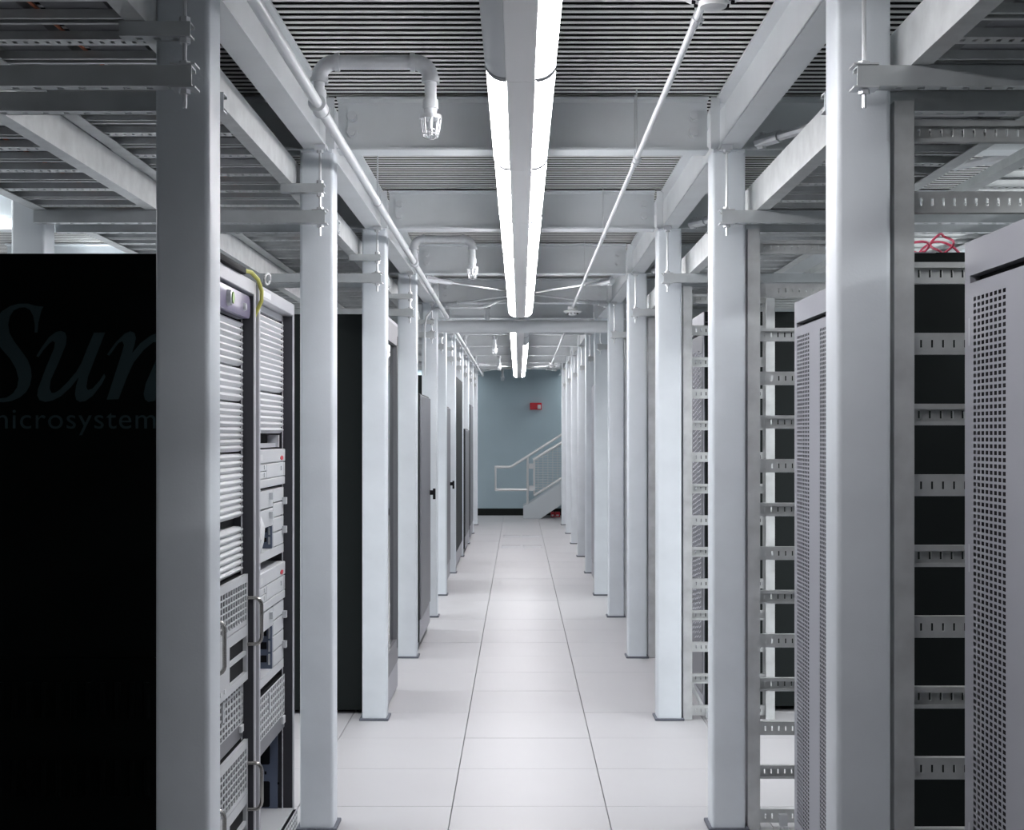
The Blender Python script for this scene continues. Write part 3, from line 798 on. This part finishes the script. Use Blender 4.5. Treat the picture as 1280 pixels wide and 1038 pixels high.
def open_server(z1,z0,label,ntop):
    xf = XR
    t = thing('server', label, 'server', (xf-.25,(a+b)/2,z0), 'servers with open bays')
    MB().box(xf-.45,xf-.10,a,b,z0,z1).build('chassis','dark',t)
    h = z1-z0; y1 = a+(b-a)*.66
    zo = z1-h*ntop
    n = 2 if ntop > .4 else 1
    for k in range(n):
        q0 = zo+(z1-zo)*k/n; q1 = zo+(z1-zo)*(k+1)/n
        MB().box(xf-.03,xf,a,y1-.004,q0+.003,q1-.002).build('module_cover','server',t,bevel=.002,seg=1)
        MB().box(xf,xf+.012,y1-.075,y1-.045,q1-.035,q1-.012).build('latch','fit',t)
    for k in range(4):
        q0 = z0+.03+(h-.03)*k/4
        MB().box(xf-.03,xf,y1,b,q0+.002,q0+(h-.03)/4-.002).build('side_module','server',t,bevel=.002,seg=1)
        if k%2: MB().box(xf,xf+.014,b-.03,b-.005,q0-.012,q0+.012).build('latch','fit',t)
    MB().box(xf-.10,xf,a,y1,z0,z0+.03).box(xf-.03,xf,y1,b,z0,z0+.03).build('lower_lip','server',t)
    MB().box(xf-.10,xf-.002,y1-.012,y1-.004,z0+.03,zo).build('bay_wall','bayblue',t)
    MB().box(xf-.10,xf-.085,a,y1-.012,z0+.03,zo).build('bay_back','bayblue',t)
    nb = 3 if ntop < .4 else 2
    for k in range(nb):
        q = z0+.04+(zo-z0-.04)*k/nb
        MB().prism(roundrect(a+.16,a+.30,q+.01,q+(zo-z0-.04)/nb*.75,.012),'x',xf-.086,xf-.083).build('bay_opening','dark',t)
        yw = y1-.0125; qh = (zo-z0-.04)/nb
        MB().box(xf-.050,xf-.020,yw-.001,yw,q+.012,q+qh*.8).build('bay_opening','dark',t)
        MB().box(xf-.014,xf-.008,yw-.006,yw,q+.004,q+qh-.004).build('bay_bracket','zinc',t)
        MB().box(xf-.08,xf-.05,a+.30,a+.38,q,q+.008).build('bay_bracket','zinc',t)
    if ntop > .4:
        m = MB(); pts = [(xf-.004,a+.10,z0+.035),(xf+.006,a+.10,z0+.08),(xf+.008,a+.13,z0+.12),(xf-.002,a+.18,z0+.15)]
        m.tube(pts,[.018,.02,.016,.004],8); m.build('hanging_tag','white',t)
open_server(z(608),z(690),'server with half its bay open and a white tag inside, upper in farther left rack',.55)
slab_server(z(701.5),z(747.5),'flat fronted server between the two open bay servers')
open_server(z(749),z(834),'server with a tall open bay and dark openings, lower in farther left rack',.28)
perf_unit(a,b,z(843),z(909),XR+.004,'perforated server with centre latch in the farther left rack','perforated servers',18,6)
MB().box(XR-.22,XR-.20,a,b,z(1012),z(909)).build('void_back','bayblue',r2)
MB().box(XR-.20,XR-.02,b-.008,b,z(1012),z(909)).build('void_side','bayblue',r2)
for q0,q1,y0_,y1_ in ((935,960,.05,.2),(972,1006,.05,.2),(950,954,.3,.33),(984,988,.45,.48)):
    MB().prism(roundrect(a+y0_,a+y1_,z(q1),z(q0),min(.008,abs(z(q1)-z(q0))*.4)),'x',XR-.201,XR-.197).build('void_opening','dark',r2)
for x0_,x1_,q0,q1 in ((-.935,-.894,931.6,956),(-.935,-.894,977,1009),(-.913,-.906,964.5,968.5),(-.866,-.860,978,981)):
    MB().prism(roundrect(x0_,x1_,z(q1),z(q0),min(.006,(x1_-x0_)*.35)),'y',b-.0095,b-.0079).build('void_opening','dark',r2)
MB().box(XR-.42,XR-.40,a,b,z(909),ZT-.05).build('inner_back','dark',r2)
t = thing('server','server pulled out at the bottom of the farther left rack, perforated front','server',(XR-.2,(a+b)/2,.07),'perforated servers')
MB().box(XR-.4,XR+.035,a,b,.072,z(1011)).build('chassis','server',t,bevel=.002,seg=1)
m = MB(); grid(m,XR+.05,a,b,.072,z(1012),18,3,.66,.7); m.build('grille','server',t)
MB().box(XR+.035,XR+.047,a,b,.072,z(1013)).build('grille_back','slot',t)
# rack 2 header label, adapter and yellow cable on top
flat = MB().box(XF,XF+.001,D2a+.05,D2a+.20,ZT-.032,ZT-.012).build('header_label','bezel',r2)
p0 = px(281,325,3.95); 
ad = thing('power_adapter','black power adapter lying on the nearer left rack, yellow cable attached','adapter',(-.88,3.9,ZT-.004))
MB().box(-.93,-.80,3.62,4.02,ZT,ZT+.02).build('adapter_body','dark',ad,bevel=.004,seg=2)
m = MB().tube([(-.835,4.015,ZT+.014),(-.825,4.08,ZT+.02),(-.812,4.15,ZT+.022),(-.800,4.20,ZT+.005),(-.796,4.235,ZT-.025),(-.800,4.255,ZT-.055),(-.83,4.255,ZT-.12)],.0065,8)
tag(m.build('yellow_cable','yellow',at=(-.81,4.15,ZT)),'yellow cable dropping from the black adapter between the two left racks','cable')
m = MB()
ring = [(-.79+.004*math.sin(q),4.30+.045*math.cos(q),ZT+.018+.016*math.sin(q)) for q in lin(0,2*PI,16)]
m.tube(ring,.004,6)
tag(m.build('cable_loop','white',at=(-.79,4.30,ZT)),'small white cable loop at the gap on top of the left racks','cable')

# ------------------------------------------------------------------ left: cabinets farther on
def cabinet(x_face, d0, d1, ztop, depth, side, label, body='blackg', door='cabgrey', style='plain', group=None, zb=.02, dth=.05):
    """side -1: cabinet lies left of x_face (door looks +x); +1: lies right of it (door looks -x)"""
    s = side; xb = x_face+s*depth
    t = thing('server_cabinet', label, 'cabinet', ((x_face+xb)/2,(d0+d1)/2,0), group)
    xi = x_face+s*dth
    MB().box(min(xi,xb),max(xi,xb),d0,d1,zb,ztop).build('body',body,t,bevel=.004,seg=1)
    for yy in (d0+.06,d1-.06):
        for x in (x_face+s*.09,xb-s*.09): MB().cyl((x,yy,0),(x,yy,zb+.002),.022,10).build('levelling_foot','dark',t)
    return t, xi
# glass door cabinet
t, xi = cabinet(-.752,7.235,7.95,2.118,.90,-1,'tall black cabinet with narrow glass door behind the third left column')
xd = -.700
m = MB()
for (y0,y1,z0,z1) in ((7.245,7.33,.17,2.10),(7.86,7.945,.17,2.10),(7.33,7.86,.17,.30),(7.33,7.86,1.99,2.10)):
    m.box(-.752,xd,y0,y1,z0,z1)
dr_ = m.build('door','cabdark',t)
MB().box(-.728,-.720,7.33,7.86,.30,1.99).build('glass_pane','glass',dr_)
MB().box(-.752,-.745,7.33,7.86,.30,1.99).build('door_back','dark',dr_)
m = MB()
for y0 in (7.262,7.878):
    for k in range(150):
        m.box(xd,xd+.0015,y0,y0+.05,.25+k*.012,.25+k*.012+.006)
o = m.build('vent_slot','slot',dr_); o['kind'] = 'stuff'
MB().box(-.752,xd-.002,7.245,7.945,.02,.165).build('plinth','cabgrey',t)
MB().box(-.752,xd-.002,7.238,7.95,2.10,2.118).build('top_trim','cabgrey',t)
def plain_cab(x_face,d0,d1,ztop,side,label,depth=.9,handle=True,body='blackg',door='cabdark',zb=.05,inset=.01):
    t, xi = cabinet(x_face,d0,d1,ztop,depth,side,label,body=body,zb=zb,dth=.014)
    s = side
    x0,x1 = sorted((xi, x_face))
    MB().box(x0,x1,d0+inset,d1-inset,zb+.16,ztop-.012).build('door',door,t,bevel=.006,seg=1)
    MB().box(x0,x1-.006 if s<0 else x1,d0+inset,d1-inset,zb,zb+.15).build('plinth','cabgrey',t,bevel=.004,seg=1)
    if handle:
        zc = zz(619,9.9) if handle is True else handle
        hb = MB().cyl((x_face,d1-.09,zc),(x_face-s*.03,d1-.09,zc),.018,12).box(*sorted((x_face-s*.024,x_face-s*.042)),d1-.11,d1-.07,zc-.05,zc+.03)
        hb.build('handle','dark',t)
    return t
plain_cab(-.668,9.37,10.40,1.765,-1,'black cabinet with grey door and black handle past the fourth left column')
plain_cab(-.690,12.72,13.9,1.755,-1,'black cabinet with small handle past the sixth left column',handle=.98)
plain_cab(-.668,14.75,16.3,2.12,-1,'tallest black cabinet on the left, past the seventh left column',handle=False,door='blackg')
plain_cab(-.655,17.0,18.2,1.55,-1,'low dark cabinet past the eighth left column',handle=False)
plain_cab(-.665,19.0,20.1,1.9,-1,'dark cabinet near the end wall, past the ninth left column',handle=False)

# ------------------------------------------------------------------ right cabinets with perforated doors
def perf_door_cab(d0,d1,ztop,label,xf=.99,depth=.94,holes=True,nr=None,group='perforated door cabinets'):
    t = thing('server_cabinet', label, 'cabinet', (xf+depth/2,(d0+d1)/2,0), group)
    MB().box(xf+.06,xf+depth,d0,d1,.02,ztop).build('body','blackg',t,bevel=.003,seg=1)
    m = MB().box(xf,xf+.06,d0,d0+.035,.02,ztop).box(xf,xf+.06,d1-.035,d1,.02,ztop).box(xf,xf+.06,d0+.035,d1-.035,ztop-.075,ztop).box(xf,xf+.06,d0+.035,d1-.035,.02,.07)
    m.build('frame','cabgrey',t)
    MB().box(xf+.006,xf+depth,d0-.004,d0-.0005,.02,ztop-.003).build('flank_panel','blackg',t)
    for yy in (d0+.06,d1-.06):
        for x in (xf+.09,xf+depth-.09): MB().cyl((x,yy,0),(x,yy,.022),.022,10).build('levelling_foot','dark',t)
    y0,y1,z0,z1 = d0+.047,d1-.043,.08,ztop-.093
    W = y1-y0
    bands = [(y1-.022-.205,y1-.022),(y0+.022,y0+.022+.205)]
    m = MB(); th = .003; xd = xf-.004
    cells = [(y0,bands[1][0]),(bands[1][1],bands[0][0]),(bands[0][1],y1)]
    for c0,c1 in cells: m.box(xd,xd+th,c0,c1,z0,z1)
    nr = int((z1-z0-.06)/.0138)
    for b0,b1 in bands:
        m.box(xd,xd+th,b0,b1,z0,z0+.03); m.box(xd,xd+th,b0,b1,z1-.03,z1)
        us = [b0]
        for k in range(8):
            c = b0+(b1-b0)*(k+.5)/8; us += [c-.0082,c+.0082]
        us.append(b1); vs_ = [z0+.03]
        for k in range(nr):
            c = z0+.03+(z1-z0-.06)*(k+.5)/nr; vs_ += [c-.0042,c+.0042]
        vs_.append(z1-.03)
        m.perf((xd,0,0),(0,1,0),(0,0,1),us,vs_,oddodd)
    m.build('perforated_door','cabgrey',t)
    MB().box(xf+.022,xf+.026,d0+.036,d1-.036,.071,ztop-.076).build('door_backing','dark',t)
    for q in (.3,.62,.88):
        MB().box(xf-.004,xf+.012,d1-.043,d1-.037,ztop*q,ztop*q+.06).build('hinge','fit',t)
    return t
perf_door_cab(2.36,3.03,1.904,'grey cabinet with perforated door at the right edge, nearest the camera')
perf_door_cab(1.68,2.35,1.904,'grey cabinet just outside the right edge, next to the nearest perforated one')
perf_door_cab(3.44,4.19,1.94,'grey perforated cabinet behind the first right column, black flank showing between ladder rungs')
perf_door_cab(4.20,4.90,1.952,'grey perforated cabinet just left of the first right column')
# dotted door cabinet, third bay
t = thing('server_cabinet','tall black flanked cabinet with dotted grey door beside the third right column','cabinet',(1.46,7.7,0),'perforated door cabinets')
xf,d0,d1,ztop = .99,7.30,8.0,2.137
MB().box(xf+.05,xf+.95,d0,d1,.03,ztop).build('body','blackg',t,bevel=.003,seg=1)
MB().box(xf+.006,xf+.95,d0-.004,d0-.0005,.03,ztop-.058).build('flank_panel','blackg',t)
MB().box(xf+.006,xf+.95,d0-.004,d0-.0005,ztop-.055,ztop-.002).build('flank_trim','blackg',t)
for yy in (d0+.06,d1-.06):
    for x in (xf+.1,xf+.86): MB().cyl((x,yy,0),(x,yy,.032),.022,10).build('levelling_foot','dark',t)
MB().box(xf,xf+.05,d0,d1,ztop-.10,ztop).box(xf,xf+.05,d0,d0+.03,.03,ztop-.1).box(xf,xf+.05,d1-.03,d1,.03,ztop-.1).box(xf,xf+.05,d0+.03,d1-.03,.03,.08).build('frame','cabgrey',t)
dd = MB().box(xf-.002,xf+.02,d0+.04,d1-.035,.085,ztop-.115).build('door','cabdark',t,bevel=.004,seg=1)
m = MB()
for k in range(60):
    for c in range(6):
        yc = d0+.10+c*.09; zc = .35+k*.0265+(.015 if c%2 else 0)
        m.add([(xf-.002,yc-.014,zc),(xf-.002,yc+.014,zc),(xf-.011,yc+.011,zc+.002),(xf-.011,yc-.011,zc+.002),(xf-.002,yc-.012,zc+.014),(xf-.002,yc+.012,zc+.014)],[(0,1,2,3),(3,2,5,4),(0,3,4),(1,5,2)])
o = m.build('punched_louvre','cabgrey',dd); o['kind'] = 'stuff'  # lighter grey than the door stands in for light caught from above
perf_door_cab(8.05,8.95,2.0,'grey perforated cabinet behind the dotted door cabinet')
perf_door_cab(9.30,10.9,2.0,'grey perforated cabinet past the fourth right column')
plain_cab(.76,12.75,14.2,1.99,1,'grey cabinet with brown black edge beside the sixth right column',body='cabgrey',door='cabgrey',handle=False,zb=.02)
plain_cab(.80,14.8,16.2,2.1,1,'grey cabinet past the seventh right column',body='cabgrey',handle=False,zb=.02)
bp0 = px(863,853,7.24); bp1 = px(882,893,7.21)
tag(MB().tube([bp0,bp1],.012,8).build('brace_bar','white',at=tuple(bp1)),'white slanted bar low behind the third right upright ladder','bar')
# pink cable loops on top of the cabinet behind the first right column
zt = 1.94
def loop(c, rx, rz, n=28, a0=-.5*PI, turns=1.0, lean=.02):
    return [(c[0]+rx*math.cos(a0+2*PI*turns*k/n), c[1]+lean*math.sin(3*2*PI*k/n), c[2]+rz+rz*math.sin(a0+2*PI*turns*k/n)) for k in range(n+1)]
m = MB(); m.tube(loop((1.085,3.5,zt+.005),.024,.0245),.0032,6)
tag(m.build('pink_cable','pink',at=(1.085,3.5,zt)),'upright pink cable loop on the cabinet behind the first right column','cable','pink cables')
m = MB(); m.tube([(1.03+.10*t_, 3.52+.02*math.sin(5*t_), zt+.005+.034*abs(math.sin(PI*t_))) for t_ in lin(0,1,20)],.0032,6)
tag(m.build('pink_cable','pink',at=(1.08,3.52,zt)),'pink cable arching low behind the upright loop','cable','pink cables')
m = MB(); m.tube([(1.02-.03*math.cos(q),3.5+.02*math.sin(2*q),zt+.006+.014*(1+math.sin(q))) for q in lin(0,2.6*PI,26)],.0032,6)
tag(m.build('pink_cable','pink',at=(1.02,3.5,zt)),'small pink cable coil left of the upright loop','cable','pink cables')
# ------------------------------------------------------------------ end wall: alarm, stairs
dW = YE-.002
c0 = px(662.5,512.5,dW); c1 = px(677,503.8,dW)
t = thing('fire_alarm','small red fire alarm with white strobe on the teal end wall','alarm',((c0.x+c1.x)/2,YE,c0.z))
MB().box(c0.x,c1.x,YE-.05,YE-.0005,c0.z,c1.z).build('alarm_body','red',t,bevel=.006,seg=2)
MB().box(c1.x-.075,c1.x-.015,YE-.085,YE-.05,c0.z+.015,c1.z-.035).build('strobe','white',t,bevel=.006,seg=2)
m = MB()
for k in range(5): m.box(c0.x+.02,c1.x-.09,YE-.053,YE-.049,c0.z+.02+k*.02,c0.z+.028+k*.02)
m.build('sounder_grille','red',t)['kind'] = 'stuff'
dS = 23.95
def q3(x,y,d=dS): return px(x,y,d)
t = thing('staircase','grey steel staircase rising right with tube handrail and wire mesh panel, end wall','stairs',tuple(q3(660,649)))
def stringer(d0,d1):
    P_ = [(654.3,648.8),(654.3,633.8),(660.5,631),(760,564.5),(760,592),(675.6,648.8)]
    pts = [((x-VX)*dS/F, H-(y-VY)*dS/F) for x,y in P_]
    zmin = min(p[1] for p in pts); pts = [(a_,max(0.0,b_-zmin)) for a_,b_ in pts]
    MB().prism(pts,'y',d0,d1).build('stringer','stair',t)
stringer(dS,dS+.05); stringer(dS+.80,dS+.85)
bx = q3(662,629)
for k in range(7):
    x0 = bx.x+.02+k*.253; z0 = .17+k*.173
    MB().box(x0,x0+.28,dS+.05,dS+.80,z0,z0+.04).build('tread','stair',t)
yh = dS+.025; R_ = .021
hr = [q3(619.4,584,yh),q3(637,584,yh),q3(640,583.2,yh),q3(700.6,544.5,yh),q3(760,506.5,yh)]
MB().tube([Vector((p.x,yh,p.z)) for p in hr],.024,10).build('handrail','railm',t)
def tb(x0,y0,x1,y1,r,name,m='railm'):
    a_ = q3(x0,y0,yh); b_ = q3(x1,y1,yh); MB().cyl((a_.x,yh,a_.z),(b_.x,yh,b_.z),r,8).build(name,m,t)
tb(619.4,582.5,619.4,613.5,.018,'loop_post'); tb(619,612.5,660,612.5,.024,'lower_rail')
tb(659.4,571.5,659.4,631.5,.020,'post')
tb(666.5,575.2,702,553.5,.028,'panel_top'); tb(702,553.5,760,518,.028,'panel_top')
tb(667.5,620,702,598,.024,'panel_bottom'); tb(702,598,760,561,.024,'panel_bottom')
tb(667.6,575,667.6,619,.018,'panel_post')
for yy in (582.8,610.5):
    a_ = q3(661,yy+3.3,yh); b_ = q3(669,yy-3.3,yh); MB().box(a_.x,b_.x,yh-.03,yh-.02,a_.z,b_.z).box(a_.x,b_.x,yh-.02,yh,a_.z+.02,b_.z-.02).build('panel_bracket','white',t)
m = MB()
def top_y(x): return 575.2+(x-666.5)*(553.5-575.2)/(702-666.5)
def bot_y(x): return 620+(x-667.5)*(598-620)/(702-667.5)
for k in range(14):
    x = 672.5+k*6.1
    if x > 752: break
    a_ = q3(x,top_y(x),yh); b_ = q3(x,bot_y(x),yh); m.cyl((a_.x,yh,a_.z),(b_.x,yh,b_.z),.006,5)
for k in range(30):
    y_ = 535+k*3.1
    xs = [x_ for x_ in lin(668,756,90) if top_y(x_) < y_ < bot_y(x_)]
    if len(xs) > 2:
        a_ = q3(xs[0],y_,yh); b_ = q3(xs[-1],y_,yh); m.cyl((a_.x,yh,a_.z),(b_.x,yh,b_.z),.0075,5)
m.build('wire_mesh','wire',t)['kind'] = 'stuff'
for k,(xa_,xb_,cm) in enumerate(((688.5,693.5,'red'),(694.3,700,'red'))):
    a_ = px(xa_,648.2,24.4); b_ = px(xb_,641.8,24.4)
    tt = thing('crate',['small red and white box stored under the stairs, left one','small red and white box stored under the stairs, right one'][k],'box',((a_.x+b_.x)/2,24.45,0),'boxes under the stairs')
    MB().box(a_.x,b_.x,24.4,24.5,0,b_.z-a_.z).build('box_body',cm,tt,bevel=.003,seg=1)
    MB().box(a_.x+.015,b_.x-.02,24.398,24.4,.02,.045).build('box_label','white',tt)

# drop bookkeeping properties
for o in bpy.data.objects:
    if 'wl' in o: del o['wl']
